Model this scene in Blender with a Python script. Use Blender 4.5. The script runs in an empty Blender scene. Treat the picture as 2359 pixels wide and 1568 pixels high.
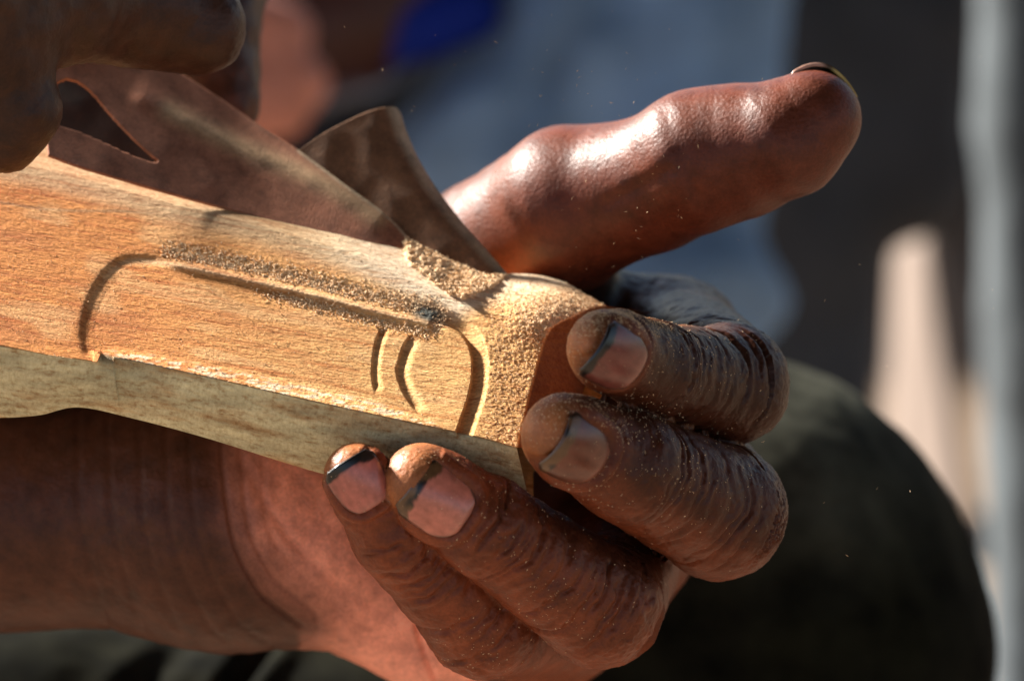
import bpy, math, random
import numpy as np
from mathutils import Vector, Matrix

random.seed(7)
rng = np.random.default_rng(7)
SC = bpy.context.scene
COL = SC.collection

# ------------------------------------------------------------------ camera, world, sun, exposure
D = 600.0          # mm from the lens to the plane of focus
S = 0.06           # mm per unit of picture coordinate on that plane
PITCH = math.radians(18)
CAM = Matrix.Translation((0, 0, 0.585)) @ Matrix.Rotation(math.pi / 2 - PITCH, 4, 'X')
cam = bpy.data.cameras.new("camera")
camo = bpy.data.objects.new("camera", cam)
COL.objects.link(camo)
camo.matrix_world = CAM
cam.sensor_width = 36
cam.lens = 36 * D / (2359 * S)
cam.clip_start, cam.clip_end = 0.05, 200
cam.dof.use_dof = True
cam.dof.focus_distance = (D + 8.0) / 1000
cam.dof.aperture_fstop = cam.lens / 9.5
SC.camera = camo
CR = np.array(CAM.to_3x3()); CT = np.array(CAM.translation)

SUN = np.array((-0.72, 0.62, -0.32)); SUN /= np.linalg.norm(SUN)
sw = CR @ SUN
world = bpy.data.worlds.new("World"); SC.world = world
world.use_nodes = True
nt = world.node_tree; nt.nodes.clear()
sky = nt.nodes.new('ShaderNodeTexSky'); sky.sky_type = 'NISHITA'; sky.sun_disc = False
sky.sun_elevation = math.asin(sw[2]); sky.sun_rotation = math.atan2(sw[0], sw[1])
sky.air_density = 1.0; sky.dust_density = 1.5; sky.ozone_density = 1.2
bg = nt.nodes.new('ShaderNodeBackground'); bg.inputs[1].default_value = 0.05
wo = nt.nodes.new('ShaderNodeOutputWorld')
nt.links.new(sky.outputs[0], bg.inputs[0]); nt.links.new(bg.outputs[0], wo.inputs[0])
sl = bpy.data.lights.new("sun", 'SUN'); sl.energy = 5.0; sl.angle = math.radians(5.0); sl.color = (1, 0.955, 0.87)
slo = bpy.data.objects.new("sun", sl); COL.objects.link(slo)
slo.rotation_euler = Vector(-sw).to_track_quat('-Z', 'Y').to_euler()
SC.view_settings.view_transform = 'Standard'; SC.view_settings.look = 'None'
SC.view_settings.exposure = 1.98; SC.view_settings.gamma = 1
SC.render.engine = 'CYCLES'
SC.cycles.use_denoising = True
SC.cycles.max_bounces = 6

# ------------------------------------------------------------------ numeric helpers (camera frame, mm: x right, y up, z to the lens)
def P(px, py, z):
    px, py, z = np.broadcast_arrays(np.asarray(px, float), np.asarray(py, float), np.asarray(z, float))
    f = (D - z) / D
    return np.stack([(px - 1179.5) * S * f, (784 - py) * S * f, z], -1)

def to_px(p):
    f = (D - p[..., 2]) / D
    return p[..., 0] / (S * f) + 1179.5, 784 - p[..., 1] / (S * f)

def sstep(a, b, x):
    t = np.clip((x - a) / (b - a), 0, 1)
    return t * t * (3 - 2 * t)

def _hash(i, j, k, seed):
    n = (i * 374761393 + j * 668265263 + k * 2147483647 * 3 + seed * 144665) & 0x7fffffff
    n = ((n ^ (n >> 13)) * 1274126177) & 0x7fffffff
    n = ((n ^ (n >> 16)) * 60493) & 0x7fffffff
    return (n & 0xffff) / 32767.5 - 1.0

def noise(p, freq=1.0, seed=0):
    q = np.asarray(p, float) * freq
    i = np.floor(q).astype(np.int64); f = q - i
    u = f * f * (3 - 2 * f)
    r = 0
    for dx in (0, 1):
        wx = u[..., 0] if dx else 1 - u[..., 0]
        for dy in (0, 1):
            wy = u[..., 1] if dy else 1 - u[..., 1]
            for dz in (0, 1):
                wz = u[..., 2] if dz else 1 - u[..., 2]
                r = r + wx * wy * wz * _hash(i[..., 0] + dx, i[..., 1] + dy, i[..., 2] + dz, seed)
    return r

def fbm(p, freq=1.0, seed=0, octs=3):
    r, a = 0, 1.0
    for o in range(octs):
        r = r + a * noise(p, freq * 2 ** o, seed + o); a *= 0.5
    return r

def spline(pts, n):
    """Catmull-Rom through pts, resampled to n points evenly by length."""
    p = np.array(pts, float)
    q = np.vstack([2 * p[0] - p[1], p, 2 * p[-1] - p[-2]])
    out = []
    for i in range(1, len(q) - 2):
        t = np.linspace(0, 1, 24, endpoint=False)[:, None]
        a, b, c, d = q[i - 1], q[i], q[i + 1], q[i + 2]
        out.append(0.5 * (2 * b + (c - a) * t + (2 * a - 5 * b + 4 * c - d) * t ** 2 + (3 * b - a - 3 * c + d) * t ** 3))
    out = np.vstack(out + [p[-1:]])
    L = np.r_[0, np.cumsum(np.linalg.norm(np.diff(out, axis=0), axis=1))]
    s = np.linspace(0, L[-1], n)
    return np.stack([np.interp(s, L, out[:, k]) for k in range(out.shape[1])], -1)

def polydist(x, y, poly):
    """distance to a polyline, its arc parameter (0..1) and the side (+ = left of travel, in picture axes y down)"""
    best = np.full(x.shape, 1e9); arc = np.zeros(x.shape); side = np.zeros(x.shape)
    L = np.r_[0, np.cumsum(np.linalg.norm(np.diff(poly, axis=0), axis=1))]
    for i in range(len(poly) - 1):
        a, b = poly[i], poly[i + 1]; d = b - a; l2 = (d ** 2).sum() + 1e-12
        t = np.clip(((x - a[0]) * d[0] + (y - a[1]) * d[1]) / l2, 0, 1)
        ex, ey = x - a[0] - t * d[0], y - a[1] - t * d[1]
        dd = np.hypot(ex, ey); m = dd < best
        best = np.where(m, dd, best); arc = np.where(m, (L[i] + t * math.sqrt(l2)) / L[-1], arc)
        side = np.where(m, np.sign(ex * d[1] - ey * d[0]), side)
    return best, arc, side

def inpoly(x, y, poly):
    r = np.zeros(x.shape, bool); n = len(poly); j = n - 1
    for i in range(n):
        xi, yi = poly[i]; xj, yj = poly[j]
        c = ((yi > y) != (yj > y)) & (x < (xj - xi) * (y - yi) / (yj - yi + 1e-12) + xi)
        r ^= c; j = i
    return r

def coons(bot, top, lef, rig):
    """bot/top: n x k (left to right); lef/rig: m x k (bottom to top)."""
    n, m = len(bot), len(lef)
    u = np.linspace(0, 1, n)[None, :, None]; v = np.linspace(0, 1, m)[:, None, None]
    return ((1 - v) * bot[None] + v * top[None] + (1 - u) * lef[:, None] + u * rig[:, None]
            - ((1 - u) * (1 - v) * bot[0] + u * (1 - v) * bot[-1] + (1 - u) * v * top[0] + u * v * top[-1]))

def gridfaces(m, n):
    i = np.arange(m * n).reshape(m, n)
    return np.stack([i[:-1, :-1], i[:-1, 1:], i[1:, 1:], i[1:, :-1]], -1).reshape(-1, 4)

def gnormals(v, f):
    a, b, c = v[f[:, 0]], v[f[:, 1]], v[f[:, 2]]
    fn = np.cross(b - a, c - a)
    if f.shape[1] == 4:
        fn = np.cross(c - a, v[f[:, 3]] - b)
    n = np.zeros_like(v)
    for k in range(f.shape[1]):
        for d in range(3):
            n[:, d] += np.bincount(f[:, k], fn[:, d], len(v))
    return n / (np.linalg.norm(n, axis=1, keepdims=True) + 1e-12)

def to_world(v):
    q = np.array(v, float); q[:, 2] -= D
    return (q / 1000) @ CR.T + CT

def mesh(name, v, faces, mat, parent=None, cols=None, vec=None, smooth=True, origin=None):
    """v in camera frame mm; faces: list of index arrays (quads and/or triangles)."""
    if not isinstance(faces, list): faces = [faces]
    faces = [np.asarray(f, np.int64) for f in faces if len(f)]
    w = to_world(v)
    o0 = w.mean(0) if origin is None else np.array(origin)
    me = bpy.data.meshes.new(name)
    me.vertices.add(len(w)); me.vertices.foreach_set('co', (w - o0).astype(np.float32).ravel())
    loops = np.concatenate([f.ravel() for f in faces])
    tot = np.concatenate([np.full(len(f), f.shape[1]) for f in faces])
    me.loops.add(len(loops)); me.loops.foreach_set('vertex_index', loops.astype(np.int32))
    me.polygons.add(len(tot)); me.polygons.foreach_set('loop_start', np.r_[0, np.cumsum(tot)[:-1]].astype(np.int32))
    me.polygons.foreach_set('loop_total', tot.astype(np.int32))
    me.polygons.foreach_set('use_smooth', np.full(len(tot), smooth))
    me.update(calc_edges=True); me.validate()
    if cols is not None:
        a = me.color_attributes.new('col', 'FLOAT_COLOR', 'POINT')
        c4 = np.ones((len(w), 4), np.float32); c4[:, :3] = cols
        a.data.foreach_set('color', c4.ravel())
    if vec is not None:
        a = me.attributes.new('gr', 'FLOAT_VECTOR', 'POINT')
        a.data.foreach_set('vector', np.asarray(vec, np.float32).ravel())
    o = bpy.data.objects.new(name, me); COL.objects.link(o)
    o.location = o0
    me.materials.append(mat)
    if parent is not None:
        o.parent = parent
        o.matrix_parent_inverse = Matrix.Translation(PLOC[parent.name]).inverted()
    PLOC[o.name] = Vector(o0) if parent is None else Vector(o0)
    return o
PLOC = {}

def empty(name, loc):
    o = bpy.data.objects.new(name, None); COL.objects.link(o)
    o.location = loc; o.empty_display_size = 0.05; PLOC[o.name] = Vector(loc)
    return o

def tag(o, label=None, cat=None, group=None, kind=None):
    for k, x in (('label', label), ('category', cat), ('group', group), ('kind', kind)):
        if x: o[k] = x
    return o

# ------------------------------------------------------------------ implicit bodies
def cone(p, a, b, ra, rb):
    ba = b - a; l2 = (ba ** 2).sum()
    t = np.clip(((p - a) @ ba) / l2, 0, 1)
    return np.linalg.norm(p - a - t[:, None] * ba, axis=1) - (ra + (rb - ra) * t)

def smin(a, b, k):
    h = np.maximum(k - np.abs(a - b), 0) / k
    return np.minimum(a, b) - h * h * k * 0.25

def chain_field(p, ch, k):
    d = None; k = k * 0.4
    for (a, ra), (b, rb) in zip(ch[:-1], ch[1:]):
        c = cone(p, a, b, ra, rb)
        d = c if d is None else smin(d, c, k)
    return d

def nodes(lst):
    out = []
    for px, py, z, r in lst:
        out.append((P(px, py, z), r * S * (D - z) / D))
    return out

def surface_nets(fn, lo, hi, h):
    ax = [np.arange(lo[i], hi[i] + h, h) for i in range(3)]
    nx, ny, nz = map(len, ax)
    F = np.empty((nx, ny, nz))
    yy, zz = np.meshgrid(ax[1], ax[2], indexing='ij')
    for i in range(nx):
        F[i] = fn(np.stack([np.full(yy.size, ax[0][i]), yy.ravel(), zz.ravel()], -1)).reshape(ny, nz)
    Sg = F < 0
    cs = [(a, b, c) for a in (0, 1) for b in (0, 1) for c in (0, 1)]
    sl = lambda A, a, b, c: A[a:nx - 1 + a, b:ny - 1 + b, c:nz - 1 + c]
    cnt = sum(sl(Sg, *c).astype(np.int8) for c in cs)
    act = (cnt > 0) & (cnt < 8)
    idx = -np.ones(act.shape, np.int64); ii = np.argwhere(act); idx[act] = np.arange(len(ii))
    acc = np.zeros((len(ii), 3)); n = np.zeros(len(ii))
    cf = {c: F[ii[:, 0] + c[0], ii[:, 1] + c[1], ii[:, 2] + c[2]] for c in cs}
    for c in cs:
        for d in range(3):
            if c[d] == 0:
                e = list(c); e[d] = 1; e = tuple(e)
                fa, fb = cf[c], cf[e]; m = (fa < 0) != (fb < 0)
                t = fa / np.where(m, fa - fb, 1)
                pos = np.tile(np.array(c, float), (len(ii), 1)); pos[:, d] = t
                acc[m] += pos[m]; n[m] += 1
    v = (ii + acc / n[:, None]) * h + np.array(lo)
    quads = []
    for d in range(3):
        e1, e2 = [(1, 2), (2, 0), (0, 1)][d]
        A = Sg[tuple(slice(0, -1) if k == d else slice(1, -1) for k in range(3))]
        B = Sg[tuple(slice(1, None) if k == d else slice(1, -1) for k in range(3))]
        for flip, M in ((False, A & ~B), (True, ~A & B)):
            g = np.argwhere(M)
            if not len(g): continue
            for k in range(3):
                if k != d: g[:, k] += 1
            def at(o1, o2):
                q = g.copy(); q[:, e1] += o1; q[:, e2] += o2
                return idx[q[:, 0], q[:, 1], q[:, 2]]
            q = np.stack([at(-1, -1), at(0, -1), at(0, 0), at(-1, 0)], -1)
            quads.append(q[:, ::-1] if flip else q)
    q = np.vstack(quads); q = q[(q >= 0).all(1)]
    return v, q

def subdiv(v, q):
    e = np.sort(np.stack([q, np.roll(q, -1, 1)], -1).reshape(-1, 2), 1)
    ue, inv = np.unique(e, axis=0, return_inverse=True); inv = inv.reshape(-1, 4)
    n = len(v)
    v2 = np.vstack([v, v[ue].mean(1), v[q].mean(1)])
    E0 = n + inv; c = (n + len(ue) + np.arange(len(q)))[:, None]
    f = [np.stack([q[:, k], E0[:, k], c[:, 0], E0[:, (k + 3) % 4]], -1) for k in range(4)]
    return v2, np.vstack(f)

def grad(fn, p, h=0.15):
    k = np.array([(1, -1, -1), (-1, -1, 1), (-1, 1, -1), (1, 1, 1)], float)
    g = 0
    for e in k: g = g + e * fn(p + e * h)[:, None]
    return g / (4 * h)

def project(fn, v, it=1, mx=1.0):
    for _ in range(it):
        g = grad(fn, v); f = fn(v)
        v = v - g * np.clip(f / ((g ** 2).sum(1) + 1e-9), -mx, mx)[:, None]
    g = grad(fn, v)
    return v, g / (np.linalg.norm(g, axis=1, keepdims=True) + 1e-9)

# ------------------------------------------------------------------ materials
def new_mat(name):
    m = bpy.data.materials.new(name); m.use_nodes = True
    n = m.node_tree.nodes; n.clear()
    o = n.new('ShaderNodeOutputMaterial'); b = n.new('ShaderNodeBsdfPrincipled')
    m.node_tree.links.new(b.outputs[0], o.inputs[0])
    return m, m.node_tree, b

def nd(t, typ, **kw):
    n = t.nodes.new(typ)
    for k, x in kw.items():
        if hasattr(n, k): setattr(n, k, x)
        else: n.inputs[k].default_value = x
    return n

def noise_node(t, vec, scale, detail=4, rough=0.6):
    n = t.nodes.new('ShaderNodeTexNoise'); n.inputs['Scale'].default_value = scale
    n.inputs['Detail'].default_value = detail; n.inputs['Roughness'].default_value = rough
    t.links.new(vec, n.inputs['Vector']); return n

def ramp(t, fac, stops):
    r = t.nodes.new('ShaderNodeValToRGB'); e = r.color_ramp.elements
    e[0].position, e[0].color = stops[0][0], (*stops[0][1], 1)
    e[1].position, e[1].color = stops[-1][0], (*stops[-1][1], 1)
    for p, c in stops[1:-1]:
        x = e.new(p); x.color = (*c, 1)
    t.links.new(fac, r.inputs[0]); return r

def mixc(t, a, b, fac, mode='MIX'):
    m = t.nodes.new('ShaderNodeMix'); m.data_type = 'RGBA'; m.blend_type = mode; m.clamp_factor = True
    for sock, val in ((m.inputs[0], fac), (m.inputs[6], a), (m.inputs[7], b)):
        if hasattr(val, 'is_linked') or isinstance(val, bpy.types.NodeSocket): t.links.new(val, sock)
        elif isinstance(val, tuple): sock.default_value = (*val, 1)
        else: sock.default_value = val
    return m.outputs[2]

def bump(t, b, hsock, strength, dist, prev=None):
    n = t.nodes.new('ShaderNodeBump'); n.inputs['Strength'].default_value = strength
    n.inputs['Distance'].default_value = dist
    t.links.new(hsock, n.inputs['Height'])
    if prev is not None: t.links.new(prev, n.inputs['Normal'])
    t.links.new(n.outputs[0], b.inputs['Normal']); return n.outputs[0]

def attr(t, name, vec=False):
    a = t.nodes.new('ShaderNodeAttribute'); a.attribute_name = name
    return a.outputs['Vector' if vec else 'Color']

def objco(t):
    return t.nodes.new('ShaderNodeTexCoord').outputs['Object']

def skin_mat():
    m, t, b = new_mat('skin')
    oc = objco(t); c = attr(t, 'col')
    n1 = noise_node(t, oc, 260, 5, 0.65); n2 = noise_node(t, oc, 2600, 3, 0.6)
    r1 = ramp(t, n1.outputs[0], [(0.3, (0.62, 0.60, 0.62)), (0.7, (1.25, 1.22, 1.2))])
    r2 = ramp(t, n2.outputs[0], [(0.35, (0.8, 0.78, 0.76)), (0.65, (1.15, 1.15, 1.15))])
    x = mixc(t, c, r1.outputs[0], 1.0, 'MULTIPLY'); x = mixc(t, x, r2.outputs[0], 0.8, 'MULTIPLY')
    t.links.new(x, b.inputs['Base Color'])
    rr = ramp(t, n2.outputs[0], [(0.3, (0.33,) * 3), (0.75, (0.56,) * 3)])
    t.links.new(rr.outputs[0], b.inputs['Roughness'])
    b.inputs['Specular IOR Level'].default_value = 0.24
    b.inputs['Subsurface Weight'].default_value = 0.06
    b.inputs['Subsurface Radius'].default_value = (1.0, 0.35, 0.2)
    b.inputs['Subsurface Scale'].default_value = 0.0015
    vo = t.nodes.new('ShaderNodeTexVoronoi'); vo.inputs['Scale'].default_value = 1500
    t.links.new(oc, vo.inputs['Vector'])
    p = bump(t, b, vo.outputs['Distance'], 0.32, 0.00012)
    bump(t, b, n2.outputs[0], 0.45, 0.00018, p)
    return m

def nail_mat():
    m, t, b = new_mat('nail')
    c = attr(t, 'col'); oc = objco(t)
    n = noise_node(t, oc, 900, 4, 0.6)
    r = ramp(t, n.outputs[0], [(0.3, (0.78, 0.74, 0.72)), (0.7, (1.12, 1.1, 1.1))])
    t.links.new(mixc(t, c, r.outputs[0], 1.0, 'MULTIPLY'), b.inputs['Base Color'])
    b.inputs['Roughness'].default_value = 0.28
    b.inputs['Specular IOR Level'].default_value = 0.5
    n2 = noise_node(t, oc, 1500, 3); bump(t, b, n2.outputs[0], 0.12, 0.0001)
    b.inputs['Coat Weight'].default_value = 0.12; b.inputs['Coat Roughness'].default_value = 0.2
    return m

def wood_mat():
    m, t, b = new_mat('raw_wood')
    g = attr(t, 'gr', True); c = attr(t, 'col')
    mp = t.nodes.new('ShaderNodeMapping'); mp.inputs['Scale'].default_value = (0.10, 1.1, 1.1)
    t.links.new(g, mp.inputs[0])
    n1 = noise_node(t, mp.outputs[0], 0.9, 5, 0.6)
    mp2 = t.nodes.new('ShaderNodeMapping'); mp2.inputs['Scale'].default_value = (0.75, 3.4, 3.4)
    t.links.new(g, mp2.inputs[0])
    n2 = noise_node(t, mp2.outputs[0], 0.9, 4, 0.65)
    n3 = noise_node(t, g, 2.6, 4, 0.7)
    r1 = ramp(t, n1.outputs[0], [(0.3, (0.72, 0.46, 0.30)), (0.5, (1, 1, 1)), (0.72, (1.2, 1.22, 1.2))])
    r2 = ramp(t, n2.outputs[0], [(0.32, (0.60, 0.40, 0.25)), (0.47, (1, 1, 1)), (0.7, (1.25, 1.25, 1.25))])
    r3 = ramp(t, n3.outputs[0], [(0.35, (0.75, 0.68, 0.6)), (0.6, (1.12, 1.12, 1.12))])
    x = mixc(t, c, r1.outputs[0], 0.85, 'MULTIPLY'); x = mixc(t, x, r2.outputs[0], 0.8, 'MULTIPLY')
    x = mixc(t, x, r3.outputs[0], 0.6, 'MULTIPLY')
    t.links.new(x, b.inputs['Base Color'])
    b.inputs['Roughness'].default_value = 0.75; b.inputs['Specular IOR Level'].default_value = 0.25
    p = bump(t, b, n2.outputs[0], 0.8, 0.0004)
    bump(t, b, n3.outputs[0], 0.35, 0.0003, p)
    return m

def plain_mat(name, colr, rough=0.8, ns=200, amp=0.35, bs=0.3, bd=0.0005, spec=0.3, useattr=False, ns2=None):
    m, t, b = new_mat(name); oc = objco(t)
    n = noise_node(t, oc, ns, 5, 0.65)
    r = ramp(t, n.outputs[0], [(0.3, (1 - amp,) * 3), (0.7, (1 + amp,) * 3)])
    x = mixc(t, attr(t, 'col') if useattr else colr, r.outputs[0], 1.0, 'MULTIPLY')
    if ns2:
        n2 = noise_node(t, oc, ns2, 4, 0.7)
        r2 = ramp(t, n2.outputs[0], [(0.35, (1 - amp,) * 3), (0.65, (1 + amp,) * 3)])
        x = mixc(t, x, r2.outputs[0], 1.0, 'MULTIPLY')
    t.links.new(x, b.inputs['Base Color'])
    b.inputs['Roughness'].default_value = rough; b.inputs['Specular IOR Level'].default_value = spec
    bump(t, b, n.outputs[0], bs, bd)
    return m

SKIN = skin_mat(); NAIL = nail_mat(); WOOD = wood_mat()
PAPER = plain_mat('abrasive_paper', (0.2, 0.1, 0.08), 0.8, 2600, 0.25, 0.5, 0.0003, 0.2, True, 300)
DUST = plain_mat('sawdust', (0.74, 0.53, 0.33), 0.9, 2500, 0.25, 0.1, 0.0001, 0.1)
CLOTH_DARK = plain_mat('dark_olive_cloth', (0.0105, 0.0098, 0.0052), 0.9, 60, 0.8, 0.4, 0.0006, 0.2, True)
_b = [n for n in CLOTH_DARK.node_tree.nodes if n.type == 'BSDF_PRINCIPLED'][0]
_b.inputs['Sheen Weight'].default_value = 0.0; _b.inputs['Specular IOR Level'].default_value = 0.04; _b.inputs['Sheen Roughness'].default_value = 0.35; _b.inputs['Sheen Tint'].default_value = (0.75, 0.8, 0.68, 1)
CLOTH_GREY = plain_mat('blue_grey_cloth', (0.16, 0.25, 0.38), 0.85, 25, 0.4, 0.4, 0.001, 0.2)
CLOTH_CHAR = plain_mat('charcoal_cloth', (0.045, 0.046, 0.052), 0.85, 25, 0.3, 0.4, 0.001, 0.2)
CLOTH_BLUE = plain_mat('bright_blue_cloth', (0.002, 0.014, 0.17), 0.8, 25, 0.3, 0.4, 0.001, 0.2)
EARTH = plain_mat('earth', (0.21, 0.15, 0.105), 0.95, 6, 0.4, 0.5, 0.01, 0.1)
SHADE_THATCH = plain_mat('shade_thatch', (0.10, 0.075, 0.05), 0.95, 12, 0.4, 0.6, 0.02, 0.1)
SHADE_MUD = plain_mat('shade_mud', (0.045, 0.035, 0.033), 0.9, 4, 0.3, 0.3, 0.004, 0.2)
BRIGHT_GAP = plain_mat('bright_gap_pale', (0.20, 0.155, 0.13), 0.9, 4, 0.15, 0.3, 0.004, 0.2)
TIMBER = plain_mat('weathered_timber', (0.085, 0.098, 0.108), 0.85, 20, 0.3, 0.5, 0.002, 0.2)

# ------------------------------------------------------------------ the carved block
def lerp_curve(pts, x):
    p = np.array(pts, float); return np.interp(x, p[:, 0], p[:, 1])
E_PTS = [(-120, 772), (0, 795), (110, 818), (190, 829), (224, 834), (232, 812), (300, 828), (500, 872), (700, 918), (900, 962), (1060, 996), (1120, 1010), (1190, 1030)]
NB, NA = 250, 660
e_x = np.r_[np.linspace(-120, 1190, NA)]
def E_y(x): return np.where(x <= 1190, lerp_curve(E_PTS, x), 1030 + (x - 1190) * 0.24)
def E_s(x): return 795 + x * 0.1975          # the straight lower edge, for heights
bot = np.stack([e_x, E_y(e_x)], -1)
top = spline([(-120, 300), (150, 330), (400, 390), (650, 450), (850, 510), (960, 560), (1050, 605), (1120, 632), (1175, 630), (1240, 634), (1300, 650), (1350, 678), (1396, 704)], NA)
rig = spline([(1190, 1030), (1206, 960), (1220, 900), (1238, 830), (1256, 775), (1278, 748), (1320, 728), (1362, 708), (1396, 704)], NB)
lef = np.stack([np.full(NB, -120.0), np.linspace(bot[0, 1], 300, NB)], -1)
G = coons(bot, top, lef, rig)
X, Y = G[..., 0], G[..., 1]
SL = 1.2
RG = [(-200, 330), (150, 400), (400, 470), (600, 520), (780, 572), (860, 606), (950, 650), (1050, 692), (1100, 668), (1170, 645), (1240, 640), (1500, 640)]

def wood_base(x, y):
    e = (E_s(x) - y) * S
    z = -SL * e
    over = np.maximum(0, lerp_curve(RG, x) - y) * S
    z = z - 0.9 * over
    z = z - 0.16 * np.maximum(0, e - 17.5) ** 2 * sstep(1000, 1200, x)
    z = z + 4.2 * np.exp(-(((x - 1270) / 90) ** 2 + ((y - 705) / 70) ** 2))
    return z
Z = wood_base(X, Y)
PT = spline([(205, 806), (198, 770), (206, 718), (226, 668), (255, 628), (290, 604), (340, 602), (430, 614), (600, 650), (750, 685), (900, 724), (985, 742)], 60)
PR = spline([(985, 742), (1035, 756), (1068, 778), (1084, 815), (1087, 855), (1080, 905), (1062, 960), (1048, 1000)], 40)
poly_in = np.vstack([PT, PR, [(900, 962), (600, 895), (300, 828)]])
ins = inpoly(X, Y, poly_in)
dT, aT, sT = polydist(X, Y, PT); dR, aR, sR = polydist(X, Y, PR)
pts3 = P(X, Y, Z)
nzf = noise(pts3.reshape(-1, 3), 3.2, 5).reshape(X.shape)
nzc = noise(pts3.reshape(-1, 3), 1.3, 9).reshape(X.shape)
fib = noise((pts3 * np.array((0.5, 3.2, 1.0)) + pts3[..., 1:2] * np.array((0.1, 0, 0))).reshape(-1, 3), 1.0, 21).reshape(X.shape)
# recess of the panel, deepest at its left end and top
din = np.where(ins, np.minimum(dT, 400), 0)
Z = Z - np.where(ins, 0.55 * sstep(0, 22, dT) * (1 - 0.75 * sstep(230, 520, X + (800 - Y) * 0.25)), 0)
wT = sstep(0.0, 0.16, 0.42 - aT)      # groove at the left end only
Z = Z - 0.48 * np.exp(-((dT - 2) / 11) ** 2) * np.where(aT < 0.42, sstep(0, 0.1, 0.42 - aT), 0)
# bead along the top of the panel with a step below and a dusty hollow above
tb = sstep(0.30, 0.38, aT)
Z = Z + 0.55 * tb * np.exp(-(dT / 10) ** 2) * (1 - 0.4 * sstep(0.85, 1, aT))
low = np.where((sT < 0) & ~ins, dT, 0); up_side = ~ins
Z = Z - tb * 0.20 * np.where(up_side, np.exp(-((dT - 30) / 17) ** 2), 0)
Z = Z - tb * 0.25 * np.where(ins, np.exp(-((dT - 27) / 13) ** 2) * sstep(0.5, 0.7, aT), 0)
# the cut round the rounded end: a wall facing right, then a slope back up
outR = ~ins
gr = np.where(outR, np.clip(1 - dR / 40, 0, 1), 0) * sstep(0.0, 0.25, aR) * (aR < 0.995)
Z = Z - 1.45 * gr ** 0.75 * sstep(0, 3, dR)
Z = Z + np.where(ins, 0.25 * np.exp(-(dR / 60) ** 2), 0)
# two curved gouges across the panel
for pl, w, dp in ((spline([(884, 742), (866, 778), (857, 820), (855, 866), (862, 912)], 24), 26, 0.46),
                  (spline([(952, 764), (930, 790), (917, 826), (911, 858), (924, 900), (946, 935), (968, 962)], 30), 36, 0.60)):
    d, a, s = polydist(X, Y, pl)
    sd = d * s * -1     # + to the right of the cut
    if np.median(sd[(np.abs(Y - 850) < 10) & (X > 960) & (X < 1000)]) < 0: sd = -sd
    prof = np.where((sd > 0) & (sd < w), np.minimum(sstep(0, 5, sd), 1 - sstep(w * 0.35, w, sd)), 0)
    Z = Z - dp * prof * sstep(0, 0.12, a) * (1 - sstep(0.85, 1.0, a))
# the pale fuzzy lip along the lower edge turns more to the light
lip_t = lerp_curve([(210, 806), (280, 800), (400, 822), (600, 862), (860, 918), (1000, 968), (1050, 1000)], X)
lip = np.where((Y > lip_t) & (X > 215) & (X < 1050), (Y - lip_t) * S, 0)
Z = Z + 0.55 * lip
lipm = sstep(0, 12, Y - lip_t) * sstep(215, 300, X) * (1 - sstep(980, 1040, X))
# relief
band = np.where(up_side, np.exp(-((dT - 26) / 24) ** 2), 0.9 * np.exp(-((dT - 24) / 15) ** 2) * sstep(0.52, 0.7, aT)) * tb
endm = sstep(1095, 1150, X) * (1 - sstep(1000, 1060, X) * 0) * sstep(600, 700, Y)
bumpm = np.exp(-(((X - 1290) / 85) ** 2 + ((Y - 715) / 48) ** 2))
pile = inpoly(X, Y, np.array([(925, 545), (1000, 560), (1125, 634), (1175, 632), (1130, 660), (1062, 690), (1010, 660), (940, 600)]))
dpile = sstep(0.25, 0.75, np.where(pile, 0.75, 0.0) + 0.0)
for _ in range(26):
    q = np.pad(dpile, 1, mode='edge'); dpile = (q[1:-1, :-2] + q[1:-1, 2:] + q[:-2, 1:-1] + q[2:, 1:-1] + dpile) / 5
dpile = sstep(0.25, 0.85, dpile + 0.25 * nzc * (dpile > 0.02))
nz2 = fbm(pts3.reshape(-1, 3), 1.9, 40, 3).reshape(X.shape)
Z = Z + fib * 0.03 + nzf * 0.02
Z = Z + band * (0.12 * nzf + 0.06 * nzc) + endm * (0.09 * nzf + 0.03 * nzc) + bumpm * (0.22 * nzf + 0.05 * nzc) + lipm * 0.08 * nzf
Z = Z + dpile * (0.9 + 0.75 * nz2 + 0.35 * nzf)
kill = sstep(0, 6, np.minimum(np.arange(NB)[:, None] + 0 * X, 20))
V1 = P(X, Y, Z).reshape(-1, 3)
# lower face and end face share the sharp edges
NL = 60
e0 = V1.reshape(NB, NA, 3)[0]
lb = spline([(-120, 960), (0, 962), (90, 956), (180, 938), (300, 962), (480, 1010), (740, 1090), (1000, 1150), (1230, 1200)], NA)
ZB = -7.5 - 0.004 * (lb[:, 0] - 200)
ZB = np.where(lb[:, 0] < 200, -7.5 - 3.0 * sstep(0, 260, 200 - lb[:, 0]), ZB)
V2 = []
for k in range(1, NL + 1):
    t = k / NL
    sm = np.stack([e_x, np.where(e_x < 260, 795 + np.clip(e_x, -120, 260) * 0.150, bot[:, 1])], -1)
    kq = math.exp(-45 * t)
    xy = (1 - t) * (sm + (bot - sm) * kq) + t * lb
    ezs = np.convolve(np.pad(e0[:, 2], 40, mode='edge'), np.ones(81) / 81, 'valid')
    ez = ezs + (e0[:, 2] - ezs) * kq
    z = ez * (1 - t) + ZB * t + 1.2 * np.sin(t * math.pi)
    p = P(xy[:, 0], xy[:, 1], z)
    p[:, 2] += 0.05 * noise(p, 0.9, 77) + 0.03 * noise(p * np.array((0.4, 2, 2)), 1.5, 78)
    V2.append(p)
back = V2[-1].copy(); back[:, 2] -= 26 + 42 * sstep(560, 160, lb[:, 0]); back[:, 1] += 6  # left part deepened out of view to block sun from the forearm
V2.append(back)
V2 = np.vstack(V2)
r0 = V1.reshape(NB, NA, 3)[:, -1]
V3 = []
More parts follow.
